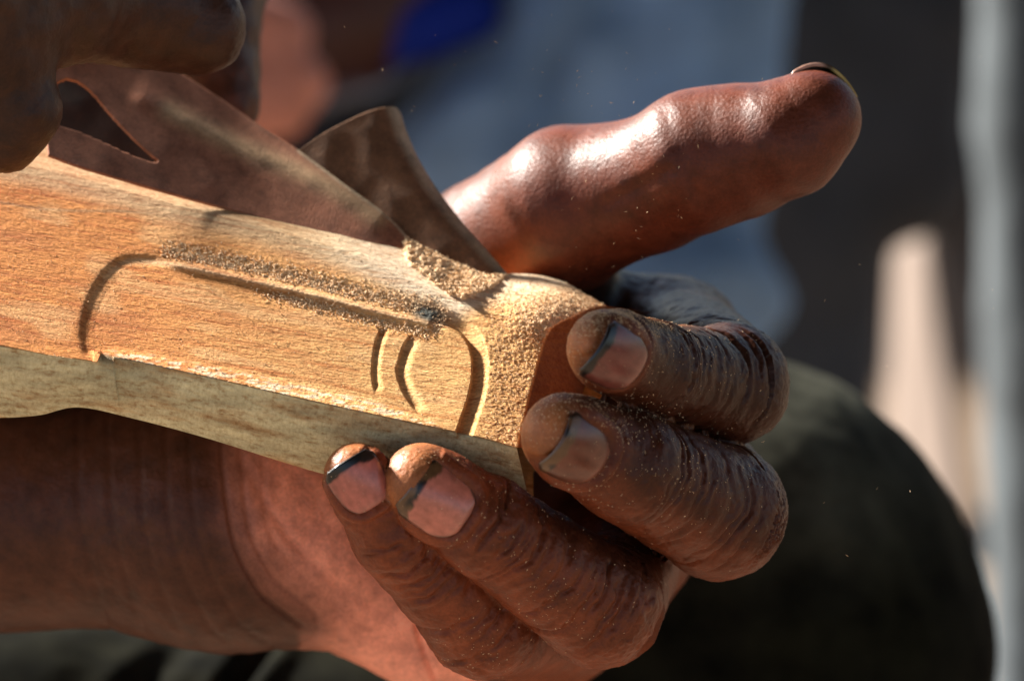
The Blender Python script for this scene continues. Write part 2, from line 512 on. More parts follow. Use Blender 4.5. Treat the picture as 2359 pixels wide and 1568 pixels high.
for k in range(1, 26):
    t = k / 25
    p = r0 + np.array((7.0, -1.0, -16.0)) * t
    p[:, 0] += 1.4 * np.sin(t * 2.6) * (0.3 + 0.7 * np.sin(np.linspace(0, math.pi, NB)))
    p[:, :] += 0.05 * noise(p, 1.6, 33)[:, None] * sstep(0, 0.2, t)
    V3.append(p)
V3 = np.vstack(V3)
n1 = NA * NB
i1 = np.arange(n1).reshape(NB, NA)
f1 = gridfaces(NB, NA)
row = np.vstack([i1[0][None], n1 + np.arange((NL + 1) * NA).reshape(NL + 1, NA)])
f2 = np.stack([row[:-1, :-1], row[1:, :-1], row[1:, 1:], row[:-1, 1:]], -1).reshape(-1, 4)
n2 = n1 + (NL + 1) * NA
rw = np.hstack([i1[:, -1][:, None], (n2 + np.arange(25 * NB).reshape(25, NB)).T])
f3 = np.stack([rw[:-1, :-1], rw[:-1, 1:], rw[1:, 1:], rw[1:, :-1]], -1).reshape(-1, 4)
# top rolls over to the back
t0 = V1.reshape(NB, NA, 3)[-1]
V4 = np.vstack([t0 + np.array((0, 0.2 * k - 0.28 * k * k, -2.2 * k)) for k in range(1, 9)])
n3 = n2 + len(V3)
rt = np.vstack([i1[-1][None], n3 + np.arange(8 * NA).reshape(8, NA)])
f4 = gridfaces(9, NA); f4 = rt.ravel()[f4]
V = np.vstack([V1, V2, V3, V4])
bk = np.stack([rt[-1, :-1], rt[-1, 1:], row[-1, 1:], row[-1, :-1]], -1)[:, ::1]
# colours (raw timber tones, stains, dust, bead highlight)
base = np.array((0.64, 0.25, 0.068)); pale = np.array((0.76, 0.43, 0.165)); red = np.array((0.54, 0.20, 0.06))
x, y = X.ravel(), Y.ravel()
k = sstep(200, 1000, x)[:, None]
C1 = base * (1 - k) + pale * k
rd = np.clip(sstep(0.1, 0.8, noise(np.stack([x / 260, (y - x * 0.2) / 45, 0 * x], -1), 1, 3)) * (1 - sstep(500, 1000, x)), 0, 1)[:, None]
C1 = C1 * (1 - 0.85 * rd) + red * 0.85 * rd
pk_ = sstep(0.15, 0.6, noise(np.stack([x / 120, (y - x * 0.2) / 30, 0 * x], -1), 1, 31))[:, None] * 0.4
C1 = C1 * (1 - pk_) + np.array((0.80, 0.50, 0.24)) * pk_
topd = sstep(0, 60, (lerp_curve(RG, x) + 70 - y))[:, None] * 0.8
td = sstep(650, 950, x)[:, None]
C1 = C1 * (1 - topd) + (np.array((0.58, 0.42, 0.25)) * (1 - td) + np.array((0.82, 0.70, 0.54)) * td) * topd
lw = (lipm.ravel() * sstep(-0.1, 0.35, noise(V1 * np.array((1, 2, 2)), 1.1, 8)))[:, None]
C1 = C1 * (1 - 0.8 * lw) + np.array((0.80, 0.68, 0.50)) * 0.8 * lw
dw = np.clip(dpile.ravel() + 0.55 * bumpm.ravel(), 0, 1)[:, None]
C1 = C1 * (1 - dw) + np.array((0.66, 0.44, 0.24)) * dw
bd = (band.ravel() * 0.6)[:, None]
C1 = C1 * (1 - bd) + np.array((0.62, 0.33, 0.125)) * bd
be = (np.exp(-(dT / 7.5) ** 2) * sstep(0.12, 0.3, aT)).ravel()[:, None] * 0.7  # pale line painted on the bead for the light along its crest
C1 = C1 * (1 - be) + np.array((0.84, 0.56, 0.32)) * be
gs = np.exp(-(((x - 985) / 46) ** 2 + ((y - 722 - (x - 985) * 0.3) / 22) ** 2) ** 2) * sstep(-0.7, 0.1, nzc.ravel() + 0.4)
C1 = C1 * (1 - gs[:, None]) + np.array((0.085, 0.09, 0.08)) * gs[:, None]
ln = np.exp(-((y - (466 + x * 0.09 + 6 * np.sin(x / 70))) / 3.5) ** 2) * (1 - sstep(300, 460, x)) * 0.5
C1 = C1 * (1 - ln[:, None]) + np.array((0.25, 0.2, 0.12)) * ln[:, None]
C2 = np.tile(np.array((0.52, 0.46, 0.28)), (len(V2), 1)) * (1 + 0.25 * noise(V2 * np.array((0.25, 1, 1)), 0.8, 4))[:, None]
C3 = np.tile(np.array((0.20, 0.085, 0.03)), (len(V3), 1)); C4 = np.tile(pale, (len(V4), 1))
ca, sa = math.cos(-0.195), math.sin(-0.195)
lp = np.r_[rt[::-1, 0], i1[-2::-1, 0], row[1:, 0]]
nV = len(V)
ext = V[lp] + np.array((-42.0, 8.0, 0.0))  # block extended out of frame to keep sun off the forearm
V = np.vstack([V, ext]); ei = nV + np.arange(len(lp))
f5 = np.stack([lp[:-1], lp[1:], ei[1:], ei[:-1]], -1)[:, ::-1]
C5 = np.tile(base, (len(lp), 1))
gv = V.copy(); gv[:, 0], gv[:, 1] = V[:, 0] * ca + V[:, 1] * sa, -V[:, 0] * sa + V[:, 1] * ca
gv[len(V1):len(V1) + len(V2), 1:] *= 0.4
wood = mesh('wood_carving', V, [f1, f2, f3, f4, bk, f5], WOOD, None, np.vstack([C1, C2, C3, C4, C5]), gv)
tag(wood, 'tan block of raw carved wood with rounded grooved panel, held in the hand', 'carving')

# ------------------------------------------------------------------ the left hand
FING = {
    'index': [(1396, 803, 9, 91), (1420, 812, 4, 95), (1500, 845, -5, 107), (1580, 866, -14, 111), (1680, 884, -25, 137), (1548, 800, -66, 155)],
    'middle': [(1300, 1004, 8, 100), (1330, 1020, 5, 106), (1440, 1072, -2, 128), (1656, 1178, -20, 154), (1540, 1060, -68, 165)],
    'ring': [(972, 1112, 3, 92), (1010, 1140, 2, 102), (1120, 1212, -1, 116), (1385, 1398, -14, 140), (1420, 1250, -64, 165)],
    'pinky': [(822, 1096, 2, 77), (845, 1130, 1, 84), (905, 1225, -3, 98), (1110, 1440, -16, 122), (1280, 1420, -62, 150)],
}
FC = {k: nodes(v) for k, v in FING.items()}
THUMB = nodes([(1872, 274, -26, 110), (1815, 316, -27, 131), (1700, 350, -31, 148), (1605, 372, -33, 158), (1500, 425, -38, 151), (1320, 470, -46, 178), (1140, 620, -60, 205), (900, 900, -60, 240)])
ARM = nodes([(-700, 1160, -70, 330), (-200, 1165, -62, 300), (300, 1165, -56, 272), (520, 1175, -54, 262)])
PALM = [nodes(l) for l in (
    [(520, 1175, -54, 262), (760, 1240, -52, 240), (1000, 1395, -54, 190), (1280, 1420, -62, 150)],
    [(520, 1175, -54, 262), (1000, 1180, -66, 190), (1420, 1250, -66, 165)],
    [(520, 1175, -54, 255), (1000, 950, -66, 190), (1540, 1060, -68, 165)],
    [(900, 900, -58, 230), (1180, 760, -66, 180), (1548, 800, -66, 150)])]

def palm_field(p):
    d = chain_field(p, ARM, 6)
    for c in PALM: d = smin(d, chain_field(p, c, 5), 9)
    return smin(d, chain_field(p, THUMB, 4.0), 8)

def hand_parts(p):
    pf = palm_field(p)
    return pf, [chain_field(p, FC[k], 3.2) for k in FC]

def hand_field(p):
    pf, fs = hand_parts(p)
    d = None
    for f in fs:
        g = smin(pf, f, 4.0)
        d = g if d is None else smin(d, g, 0.35)
    return d

hv, hq = surface_nets(hand_field, (-92, -58, -92), (56, 40, 22), 1.1)
hv, hn = project(hand_field, hv, 2)
for _ in range(2):
    hv, hq = subdiv(hv, hq)
    if _ == 0: hv, hn = project(hand_field, hv, 1)
hv, hn = project(hand_field, hv, 1)
pf, fs = hand_parts(hv)
fs = np.stack(fs, 1); who = fs.argmin(1); isf = fs.min(1) < pf + 0.4

def nrm(a): return a / (np.linalg.norm(a, axis=-1, keepdims=True) + 1e-12)

def axial(p, ch):
    """distance along a chain from its tip (mm), unit axis there, radial vector and radius"""
    best = np.full(len(p), 1e9); s = np.zeros(len(p)); ax = np.zeros_like(p); rad = np.zeros_like(p); rr = np.zeros(len(p))
    acc = 0
    for i, ((a, ra), (b, rb)) in enumerate(zip(ch[:-1], ch[1:])):
        ba = b - a; L = np.linalg.norm(ba); u = ba / L
        tr = (p - a) @ u
        t = np.clip(tr, 0, L)
        q = p - a - t[:, None] * u
        dd = np.linalg.norm(q, axis=1) - (ra + (rb - ra) * t / L)
        m = dd < best
        best[m] = dd[m]; s[m] = acc + (np.minimum(tr, L) if i == 0 else t)[m]; ax[m] = u; rad[m] = q[m]; rr[m] = (ra + (rb - ra) * t / L)[m]
        acc += L
    return s, ax, rad, rr

disp = np.zeros(len(hv))
BROWN = np.array((0.034, 0.0098, 0.0042)); WARM = np.array((0.235, 0.056, 0.020)); PALMC = np.array((0.90, 0.345, 0.235)); PULP = np.array((0.40, 0.145, 0.052))
cols = np.tile(BROWN, (len(hv), 1))
hx, hy = to_px(hv)
# forearm, wrist and palm colours: the salmon palm starts past the wrist creases
WR = spline([(508, 1010), (512, 1100), (520, 1190), (545, 1280), (600, 1370), (690, 1440)], 40)
dW, aW, sW = polydist(hx, hy, WR)
sgn = np.where(hx - np.interp(hy, WR[:, 1], WR[:, 0]) > 0, 1, -1) * dW
kp = sstep(-40, 190, sgn + 25 * noise(hv, 0.15, 61))[:, None]
pc = np.array((0.078, 0.025, 0.0125)) * (1 - kp) + PALMC * kp
notf = ~isf
cols[notf] = pc[notf]
kn = notf & (hx > 1250) & (hy < 900); cols[kn] = BROWN * 0.55  # base of the index painted darker for the shade on it
tn = notf & (hx > 880) & (hy < 740) & ~kn; cols[tn] = np.array((0.10, 0.025, 0.012))  # thumb base and web painted dark red for their shade
gp = notf & (hx > 1120) & (hy > 880); cols[gp] = np.array((0.07, 0.02, 0.010))  # palm seen between the fingers painted dark for the shade there
th = chain_field(hv, THUMB[:6], 4) < 1.5
cols[th & notf] = np.array((0.115, 0.029, 0.014))
near = (np.abs(hv[:, 2] + 45) < 40) & notf
for off, dep, w in ((0, 0.5, 6), (46, 0.28, 8), (95, 0.15, 9), (-75, 0.2, 8), (-130, 0.18, 9), (-190, 0.15, 10), (-260, 0.15, 9), (-330, 0.15, 9)):
    q = sgn - off + 10 * noise(hv, 0.12, 60)
    disp -= np.where(near, dep * np.exp(-(q / w) ** 2), 0)
disp += np.where(notf, 0.12 * fbm(hv, 0.35, 90, 3), 0)
# palm creases
for pl, dep, w in (([(960, 1440), (975, 1500), (1000, 1568)], 0.7, 6), ([(560, 1060), (640, 1200), (760, 1330), (900, 1420)], 0.25, 14)):
    d_, a_, s_ = polydist(hx, hy, spline(pl, 20)); disp -= np.where(notf & (hv[:, 2] > -60), dep * np.exp(-(d_ / w) ** 2), 0)

thz = notf & (hv[:, 2] > -48)
disp *= np.where(thz & (hx > 1000) & (hy < 640), 0.2, 1.0)
for pl, dep, w in (([(1535, 262), (1550, 320), (1580, 390), (1606, 450)], 0.22, 20), ([(1440, 425), (1490, 385), (1550, 335)], -0.15, 24), ([(1400, 470), (1470, 430), (1540, 395)], 0.35, 18), ([(1330, 300), (1300, 380), (1330, 480)], 0.3, 40)):
    d_, a_, s_ = polydist(hx, hy, spline(pl, 20)); disp -= np.where(thz, dep * np.exp(-(d_ / w) ** 2), 0)
disp += np.where(thz, 0.5 * np.exp(-(((hx - 1740) / 110) ** 2 + ((hy - 350) / 90) ** 2)) + 0.25 * np.exp(-(((hx - 1640) / 70) ** 2 + ((hy - 215) / 40) ** 2)), 0)
NAILS = {  # centre (picture), half width, length, roll of the dorsal side, free-edge slant
    'index': dict(c=(1438, 842), hw=4.45, ln=8.6, roll=-0.15),
    'middle': dict(c=(1352, 1058), hw=4.9, ln=9.0, roll=0.10),
    'ring': dict(c=(1018, 1164), hw=4.8, ln=9.0, roll=0.10),
    'pinky': dict(c=(834, 1122), hw=3.8, ln=7.6, roll=0.05),
}
names = list(FC)
frames = {}
for fi, k in enumerate(names):
    ch = FC[k]
    m = isf & (who == fi)
    idx = np.where(m)[0]
    p = hv[idx]; n = hn[idx]
    gain = {'index': 1.0, 'middle': 1.0, 'ring': 1.5, 'pinky': 1.5}[k]
    s, ax, rad, rr = axial(p, ch)
    view = np.array((0, 0, 1.0))
    dors = nrm(view - (ax @ view)[:, None] * ax)
    lat = np.cross(ax, dors)
    rn = nrm(rad)
    cd = (rn * dors).sum(1); cl = (rn * lat).sum(1)
    ang = np.arctan2(cl, cd)
    # joints along the chain
    sj = np.r_[0, np.cumsum([np.linalg.norm(b[0] - a[0]) for a, b in zip(ch[:-1], ch[1:])])]
    dip, pip = sj[2], sj[-2]
    dv = np.zeros(len(idx))
    lr = np.random.default_rng(fi + 11)
    ww = 1.0 * noise(p, 0.22, 100 + fi) + 0.42 * noise(p, 0.7, 120 + fi) + 0.12 * noise(p, 1.8, 140 + fi)
    grooves = [(dip + j, lr.uniform(0.3, 0.55), lr.uniform(0.3, 0.5)) for j in (-1.6, -0.4, 0.9, 2.1)]
    t = dip + 3.6
    while t < pip + 9:
        grooves.append((t + lr.uniform(-0.3, 0.3), lr.uniform(0.2, 0.6) * (0.75 + 0.4 * (t > pip - 10)), lr.uniform(0.32, 0.75)))
        t += lr.uniform(1.2, 2.7)
    for (s0, dep, w) in grooves:
        c0 = lr.uniform(-0.8, 0.8); hw = lr.uniform(0.5, 1.3); kk = lr.uniform(0.3, 0.9)
        q = s - s0 + ww + kk * (ang - c0 * 0.4) ** 2 * 0.8 + lr.uniform(-0.5, 0.5) * ang
        dv -= gain * dep * np.exp(-(q / w) ** 2) * np.exp(-((ang - c0) / hw) ** 4)
    dv += 0.03 * noise(np.stack([s * 2.2 + 0.6 * ww, ang * 2.0, 0 * s], -1), 1.0, 250 + fi) * sstep(pip + 8, pip, s) * sstep(4, 8, s)
    dv += 0.16 * fbm(p, 0.42, 200 + fi, 3) * sstep(1, 5, s) + 0.05 * noise(p, 2.2, 230 + fi)
    # knuckle fullness
    dv += 0.5 * np.exp(-((s - dip) / 3.0) ** 2) * np.clip(cd, 0, 1)
    # nail frame
    N = NAILS[k]
    tdir = nrm(ch[0][0] - ch[2][0])
    d0 = nrm(view - tdir * (tdir @ view)); l0 = np.cross(tdir, d0)
    dn = d0 * math.cos(N['roll']) + l0 * math.sin(N['roll']); ln_ = np.cross(tdir, dn)
    # centre: on the surface along the line of sight through N['c']
    zz = np.linspace(20, -20, 400); ray = P(np.full(400, N['c'][0]), np.full(400, N['c'][1]), zz)
    fr = chain_field(ray, ch, 3.2); hit = np.argmax(fr < 0)
    C = ray[hit]
    # re-aim the dorsal side at the surface normal there
    gn = nrm(grad(lambda q: chain_field(q, ch, 3.2), C[None]))[0]
    dn = nrm(0.75 * gn + 0.25 * dn); tdir = nrm(tdir - dn * (tdir @ dn)); ln_ = np.cross(tdir, dn)
    frames[k] = (C, tdir, dn, ln_, N)
    r = p - C
    u = (r @ ln_) / N['hw']; v = (r @ tdir) / (N['ln'] / 2); h = r @ dn
    face = np.clip((n @ dn) * 2 + 0.4, 0, 1) * (h > -6)
    vv = np.where(v < 0, -v, v * 0.9)
    bx = np.maximum(np.abs(u), (np.abs(u) ** 3 + np.where(v < 0, -v, 0) ** 3) ** (1 / 3)); bx = np.maximum(bx, np.where(v > 0, v, 0))
    dv -= 0.55 * (1 - sstep(0.9, 1.0, bx)) * face
    ring = np.exp(-((bx - 1.13) / 0.11) ** 2) * face * np.where(v > 0.75, 0, 1) * sstep(-0.2, 0.15, 0.95 - v)
    dv += 0.50 * ring
    dv -= 0.30 * np.exp(-((bx - 1.36) / 0.09) ** 2) * face * (v < -0.3)
    disp[idx] = dv
    # colours
    pal = sstep(0.15, -0.75, cd) * sstep(pip - 5, pip - 12, s)
    tipm = sstep(0.55, 1.15, v) * (np.abs(u) < 2.5)
    pal = np.clip(np.maximum(pal, 0.95 * tipm), 0, 1)[:, None]
    warm = {'index': 0.03, 'middle': 0.14, 'ring': 0.60, 'pinky': 0.75}[k]
    dc = BROWN * (1 - warm) + WARM * warm
    near_n = np.exp(-((bx - 1.1) / 0.5) ** 2)[:, None] * face[:, None]
    dc = dc * (1 - 0.3 * near_n) + WARM * 1.15 * 0.3 * near_n
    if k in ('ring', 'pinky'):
        dk_ = (sstep(-0.1, 0.75, n[:, 1]) * sstep(6, 14, s))[:, None] * 0.8  # upper sides painted dark for the deep shade between the fingers
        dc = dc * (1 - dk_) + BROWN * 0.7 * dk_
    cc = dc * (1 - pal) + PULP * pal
    under = sstep(0.25, 0.9, cl * (-1 if ln_[1] > 0 else 1) * 0 + (-n[:, 1]))[:, None] * {'index': 0.12, 'middle': 0.55, 'ring': 0.65, 'pinky': 0.65}[k]  # downward sides painted warmer for the light coming from below
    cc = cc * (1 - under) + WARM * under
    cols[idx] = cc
# soften the colour between neighbouring regions
for _ in range(6):
    e = np.vstack([hq[:, [0, 1]], hq[:, [1, 2]], hq[:, [2, 3]], hq[:, [3, 0]]])
    cnt = np.bincount(e[:, 0], minlength=len(hv)) + np.bincount(e[:, 1], minlength=len(hv))
    acc = np.stack([np.bincount(e[:, 0], cols[e[:, 1], d], len(hv)) + np.bincount(e[:, 1], cols[e[:, 0], d], len(hv)) for d in range(3)], -1)
    cols = 0.4 * cols + 0.6 * acc / np.maximum(cnt, 1)[:, None]
disp += 0.3 * 0
hv2 = hv + hn * disp[:, None]
ground_pt = (-0.25, 0.75, 0.0)
person = empty('person', (-0.12, 0.62, 0.0))
tag(person, 'wood carver in dark trousers holding the wood block and sanding it with both hands', 'person')
hand = mesh('hand', hv2, hq, SKIN, person, cols)
hand['label'] = 'open left hand and forearm with dusty fingers curled round the wood'

def field_finger(k): return lambda q: chain_field(q, FC[k], 3.2)
NAILDUST = []
def make_nail(k):
    C, t, dn, lt, N = frames[k]
    nu, nv = 33, 37
    U, Vv = np.meshgrid(np.linspace(-1, 1, nu), np.linspace(-1, 1, nv))
    # rounded cuticle end, gently bowed free edge
    wu = np.where(Vv < 0.1, np.clip(1 - (np.clip(0.1 - Vv, 0, 2) / 1.12) ** 2.1, 0, 1) ** 0.5, 1.0)
    wu = wu * (1 - 0.22 * sstep(0.62, 1.0, Vv) ** 2)
    Uu = U * wu
    Va = Vv + (0.10 * (1 - Uu ** 2) + 0.03 * noise(np.stack([Uu * 3, 0 * Uu, 0 * Uu], -1), 1.0, len(k))) * (Vv > 0) * Vv
    R = max(N['hw'] * 0.98, float(-chain_field((C - dn * 3.0)[None], FC[k], 3.2)[0]) + 3.0) * 0.98
    phi = Uu * N['hw'] / R * 1.12
    v, u = Vv.ravel(), Uu.ravel()
    along = Va * N['ln'] / 2
    sag = 0.036 * np.where(along < 0, 0.6, 1.0) * along ** 2
    p = C + t * along[..., None] + lt * (np.sin(phi) * R)[..., None] + dn * ((np.cos(phi) - 1) * R * 1.05 - sag)[..., None]
    p = p.reshape(-1, 3)
    p = p + dn * (0.0 - 0.45 * sstep(-0.8, -1.0, v) - 0.25 * sstep(0.9, 1.0, np.abs(u)))[:, None]
    th = 0.45
    q = p - dn * th
    n = nu * nv
    f = gridfaces(nv, nu)
    i = np.arange(n).reshape(nv, nu)
    loop = np.r_[i[0], i[1:, -1], i[-1, -2::-1], i[-2:0:-1, 0]]
    nx = np.roll(loop, -1)
    side = np.stack([loop, loop + n, nx + n, nx], -1)
    vall = np.vstack([p, q])
    nzv = noise(vall, 1.1, 300 + len(k)); nzw = noise(vall, 0.5, 310 + len(k))
    v2 = np.r_[v, v]; u2 = np.r_[u, u]
    bedc = {'index': (0.15, 0.040, 0.030), 'middle': (0.13, 0.036, 0.018), 'ring': (0.50, 0.165, 0.115), 'pinky': (0.48, 0.145, 0.105)}[k]
    c = np.tile(np.array(bedc), (2 * n, 1))
    c = c * (1.12 - 0.45 * np.abs(u2) ** 3 + 0.16 * nzw + 0.06 * np.sin(u2 * 23 + 2 * nzw))[:, None]
    lun = sstep(-0.45, -0.95, v2 + 0.1 * nzw)[:, None] * 0.35
    c = c * (1 - lun) + np.array((0.55, 0.27, 0.19)) * lun
    edge0 = {'index': 0.74, 'middle': 0.70, 'ring': 0.64, 'pinky': 0.68}[k]
    dk = sstep(edge0, edge0 + 0.07, v2 + 0.14 * u2 ** 2 + 0.07 * nzv + 0.05 * nzw)
    amber = sstep(0.05, 0.4, nzw + 0.25 * nzv) * (0.75 if k != 'pinky' else 0.1)
    dirt = np.array((0.006, 0.005, 0.005)) * (1 - amber[:, None]) + np.array((0.17, 0.085, 0.035)) * amber[:, None]
    c = c * (1 - dk[:, None]) + dirt * dk[:, None]
    rimd = np.maximum(np.abs(U.ravel()), -Vv.ravel()); rimd = np.r_[rimd, rimd]
    cut = (sstep(0.90, 0.98, rimd + 0.05 * nzv) * 0.85)[:, None]
    c = c * (1 - cut) + np.array((0.05, 0.03, 0.02)) * cut
    ok_ = (np.abs(U.ravel()) < 0.8) & (np.abs(Vv.ravel()) < 0.85)
    pk = rng.choice(np.where(ok_)[0], 22)
    NAILDUST.append((p[pk] + dn * 0.02, np.tile(dn, (22, 1))))
    o = mesh('fingernail', vall, [f[:, ::1], side], NAIL, hand, c)
    return o
for k in names: make_nail(k)

# thumb nail: seen edge-on along the top of the thumb tip
def thumb_nail():
    nu, nv = 21, 31
    U, Vv = np.meshgrid(np.linspace(0, 1, nu), np.linspace(0, 1, nv))
    c0, r0 = THUMB[0]
    th = np.radians(122 - 96 * Vv); ph = -0.12 + 1.35 * U
    d = np.stack([np.cos(ph) * np.cos(th), np.cos(ph) * np.sin(th), -np.sin(ph)], -1)
    rr = r0 + 0.30 + 0.95 * np.exp(-((Vv - 0.42) / 0.3) ** 2) - 0.5 * sstep(0.12, 0, Vv)
    p = (c0 + d * rr[..., None]).reshape(-1, 3); q = (c0 + d * (rr[..., None] - 0.55)).reshape(-1, 3)
    n = nu * nv; i = np.arange(n).reshape(nv, nu)
    loop = np.r_[i[0], i[1:, -1], i[-1, -2::-1], i[-2:0:-1, 0]]; nx = np.roll(loop, -1)
    v2 = np.r_[Vv.ravel(), Vv.ravel()][:, None]
    c = np.tile(np.array((0.52, 0.30, 0.22)), (2 * n, 1))
    dk = sstep(0.42, 0.5, v2); ye = sstep(0.52, 0.62, v2)
    c = c * (1 - dk) + np.array((0.05, 0.025, 0.012)) * dk; c = c * (1 - ye) + np.array((0.60, 0.42, 0.13)) * ye
    f = gridfaces(nv, nu)
    mesh('fingernail', np.vstack([p, q]), [f, f[:, ::-1] + n, np.stack([loop, loop + n, nx + n, nx], -1)], NAIL, hand, c)
thumb_nail()

# ------------------------------------------------------------------ the right hand, pressing the paper
RH = [nodes(l) for l in (
    [(-260, 60, 6, 190), (-40, 130, 0, 150), (20, 250, -2, 118), (2, 300, -2, 100)],                 # thumb
    [(-260, -20, 14, 200), (120, -10, -10, 160), (235, 8, -20, 134), (335, 14, -24, 142), (400, 40, -26, 120), (455, 62, -27, 114)],                # bent finger across the paper
    [(200, -190, -24, 190), (600, -900, -24, 150), (1080, -980, -30, 130), (1080, -980, -116, 130), (560, -420, -108, 135), (520, -170, -94, 138), (470, 60, -82, 126), (486, 180, -79, 112), (505, 240, -77, 92)],  # finger behind the paper
    [(560, -420, -108, 110), (300, -240, -94, 100), (60, 120, -66, 96)],                 # finger folded behind the paper
    [(-500, -120, 20, 340), (-100, -160, -10, 250), (200, -160, -26, 210)])]
def rh_field(p):
    d = chain_field(p, RH[4], 8)
    for c in RH[:4]: d = smin(d, chain_field(p, c, 4), 5.0)
    return d
rv, rq = surface_nets(rh_field, (-112, 14, -128), (14, 142, 30), 1.6)
rv, rn_ = project(rh_field, rv, 2); rv, rq = subdiv(rv, rq); rv, rn_ = project(rh_field, rv, 1)
rv = rv + rn_ * (0.25 * fbm(rv, 0.35, 400, 3) + 0.12 * noise(rv, 1.5, 410))[:, None]
rc = np.tile(np.array((0.046, 0.0185, 0.0105)), (len(rv), 1))
rhand = mesh('hand', rv, rq, SKIN, person, rc)
rhand['label'] = 'dark right hand gripping the brown sandpaper at the upper left'

# trousers of the carver: thigh and knee under the hand
TR = [nodes(l) for l in ([(1610, 1485, -178, 620), (900, 1930, -160, 520), (100, 1880, -145, 430), (-600, 1850, -130, 440)],
                         [(1610, 1485, -178, 610), (1520, 2700, -190, 480)])]
def tr_field(p):
    d = smin(chain_field(p, TR[0], 20), chain_field(p, TR[1], 20), 20)
    return d
tv, tq = surface_nets(tr_field, (-125, -175, -235), (90, 2, -90), 3.0)
tv, tn = project(tr_field, tv, 2); tv, tq = subdiv(tv, tq); tv, tn = project(tr_field, tv, 1)
tx, ty = to_px(tv)
fold = 0
for pl, dep, w in (([(520, 1600), (600, 1500), (660, 1440), (760, 1400)], 2.4, 22), ([(300, 1600), (420, 1480), (500, 1420)], 1.0, 30), ([(1500, 1560), (1650, 1400), (1900, 1300)], 0.8, 50)):
    d_, a_, s_ = polydist(tx, ty, spline(pl, 16)); fold = fold - dep * np.exp(-(d_ / w) ** 2) + 0.5 * dep * np.exp(-((d_ - 2 * w) / w) ** 2)
tv = tv + tn * (fold + 0.7 * fbm(tv, 0.05, 500, 3) + 0.08 * noise(tv, 0.9, 510))[:, None]
knee_light = np.exp(-(((tx - 1900) / 330) ** 2 + ((ty - 960) / 260) ** 2))[:, None] * (0.8 + 0.3 * noise(tv, 0.08, 520))[:, None]  # knee top painted paler for sunlight, thigh left near-black for shade
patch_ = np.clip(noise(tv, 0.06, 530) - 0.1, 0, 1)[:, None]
mesh('trousers', tv, tq, CLOTH_DARK, person, np.array((0.0062, 0.0060, 0.0036)) + knee_light * np.array((0.060, 0.060, 0.046)) + patch_ * np.array((0.006, 0.0055, 0.002)))

# ------------------------------------------------------------------ sandpaper
def sheet(bot, top, lef, rig, zfun, nu, nv, hole=None):
    g = coons(spline(bot, nu), spline(top, nu), spline(lef, nv), spline(rig, nv))
    x, y = g[..., 0], g[..., 1]
    z = zfun(x, y)
    v = P(x, y, z).reshape(-1, 3); f = gridfaces(nv, nu)
    if hole is not None:
        hp = spline(hole + [hole[0]], 120)
        c = np.stack([x.ravel(), y.ravel()], -1)[f].mean(1)
        f = f[~inpoly(c[:, 0], c[:, 1], hp)]
    return v, f, x.ravel(), y.ravel()
def thick(v, f, th):
    n = gnormals(v, f); N = len(v)
    e = np.vstack([f[:, [0, 1]], f[:, [1, 2]], f[:, [2, 3]], f[:, [3, 0]]])
    key = np.sort(e, 1); _, inv, cnt = np.unique(key, axis=0, return_inverse=True, return_counts=True)
    b = e[cnt[inv.ravel()] == 1]
    side = np.stack([b[:, 1], b[:, 0], b[:, 0] + N, b[:, 1] + N], -1)
    return np.vstack([v, v - n * th]), np.vstack([f, f[:, ::-1] + N, side])
LOWER = [(112, 356), (170, 378), (240, 400), (400, 446), (600, 500), (760, 541), (850, 562), (905, 570), (930, 572), (943, 569)]
def zf_front(x, y):
    yl = lerp_curve(LOWER, x); dy = (yl - y) * S
    zl = wood_base(943.0 + 0 * x, 569.0 + 0 * x) + 0.8
    s_ = polydist(x, y, spline([(330, 225), (430, 278), (560, 340), (700, 400), (800, 452), (870, 500)], 30))
    crest = 0.9 * np.exp(-(s_[0] / 26) ** 2)
    return -33.5 + 0.5 * (943 - x) * S - 1.10 * (569 - y) * S - 3.5 * sstep(900, 500, x) + 0.6 * crest + 0.08 * noise(np.stack([x / 60, y / 60, 0 * x], -1), 1, 610)
HOLE = [(124, 195), (160, 180), (205, 205), (255, 262), (310, 320), (350, 356), (366, 371), (346, 373), (305, 358), (252, 334), (188, 306), (130, 280)]
fv, ff, fx, fy = sheet(LOWER, [(150, 75), (220, 85), (300, 110), (400, 160), (500, 222), (600, 290), (690, 347), (800, 428), (880, 486), (925, 528), (945, 556)],
                       [(112, 356), (104, 260), (118, 160), (150, 75)], [(943, 569), (947, 564), (945, 556)], zf_front, 330, 110, HOLE)
fr_n = gnormals(fv, ff)
fv2, ff2 = thick(fv, ff, 0.45)
def zf_back(x, y):
    yl = lerp_curve([(600, 420), (690, 480), (800, 520), (900, 555), (1050, 610), (1170, 650)], x)
    dy = (yl - y) * S
    zl = wood_base(np.minimum(x, 1150), yl) - 1.5
    rgt = lerp_curve([(247, 915), (270, 926), (320, 942), (430, 1000), (510, 1060), (630, 1172)], 0 * x) if False else np.interp(y, [247, 270, 320, 430, 510, 630], [918, 926, 942, 1000, 1062, 1172])
    dr = np.clip((rgt - x) * S, 0, 20)
    curl = -3.2 * np.exp(-dr / 1.6)
    zl = wood_base(1165.0 + 0 * x, 634.0 + 0 * x) + 2.0 + 0.15 * (x - 1172) * S - 0.40 * (630 - y) * S
    return zl + curl + 0.2 * noise(np.stack([x / 50, y / 50, 0 * x], -1), 1, 620)
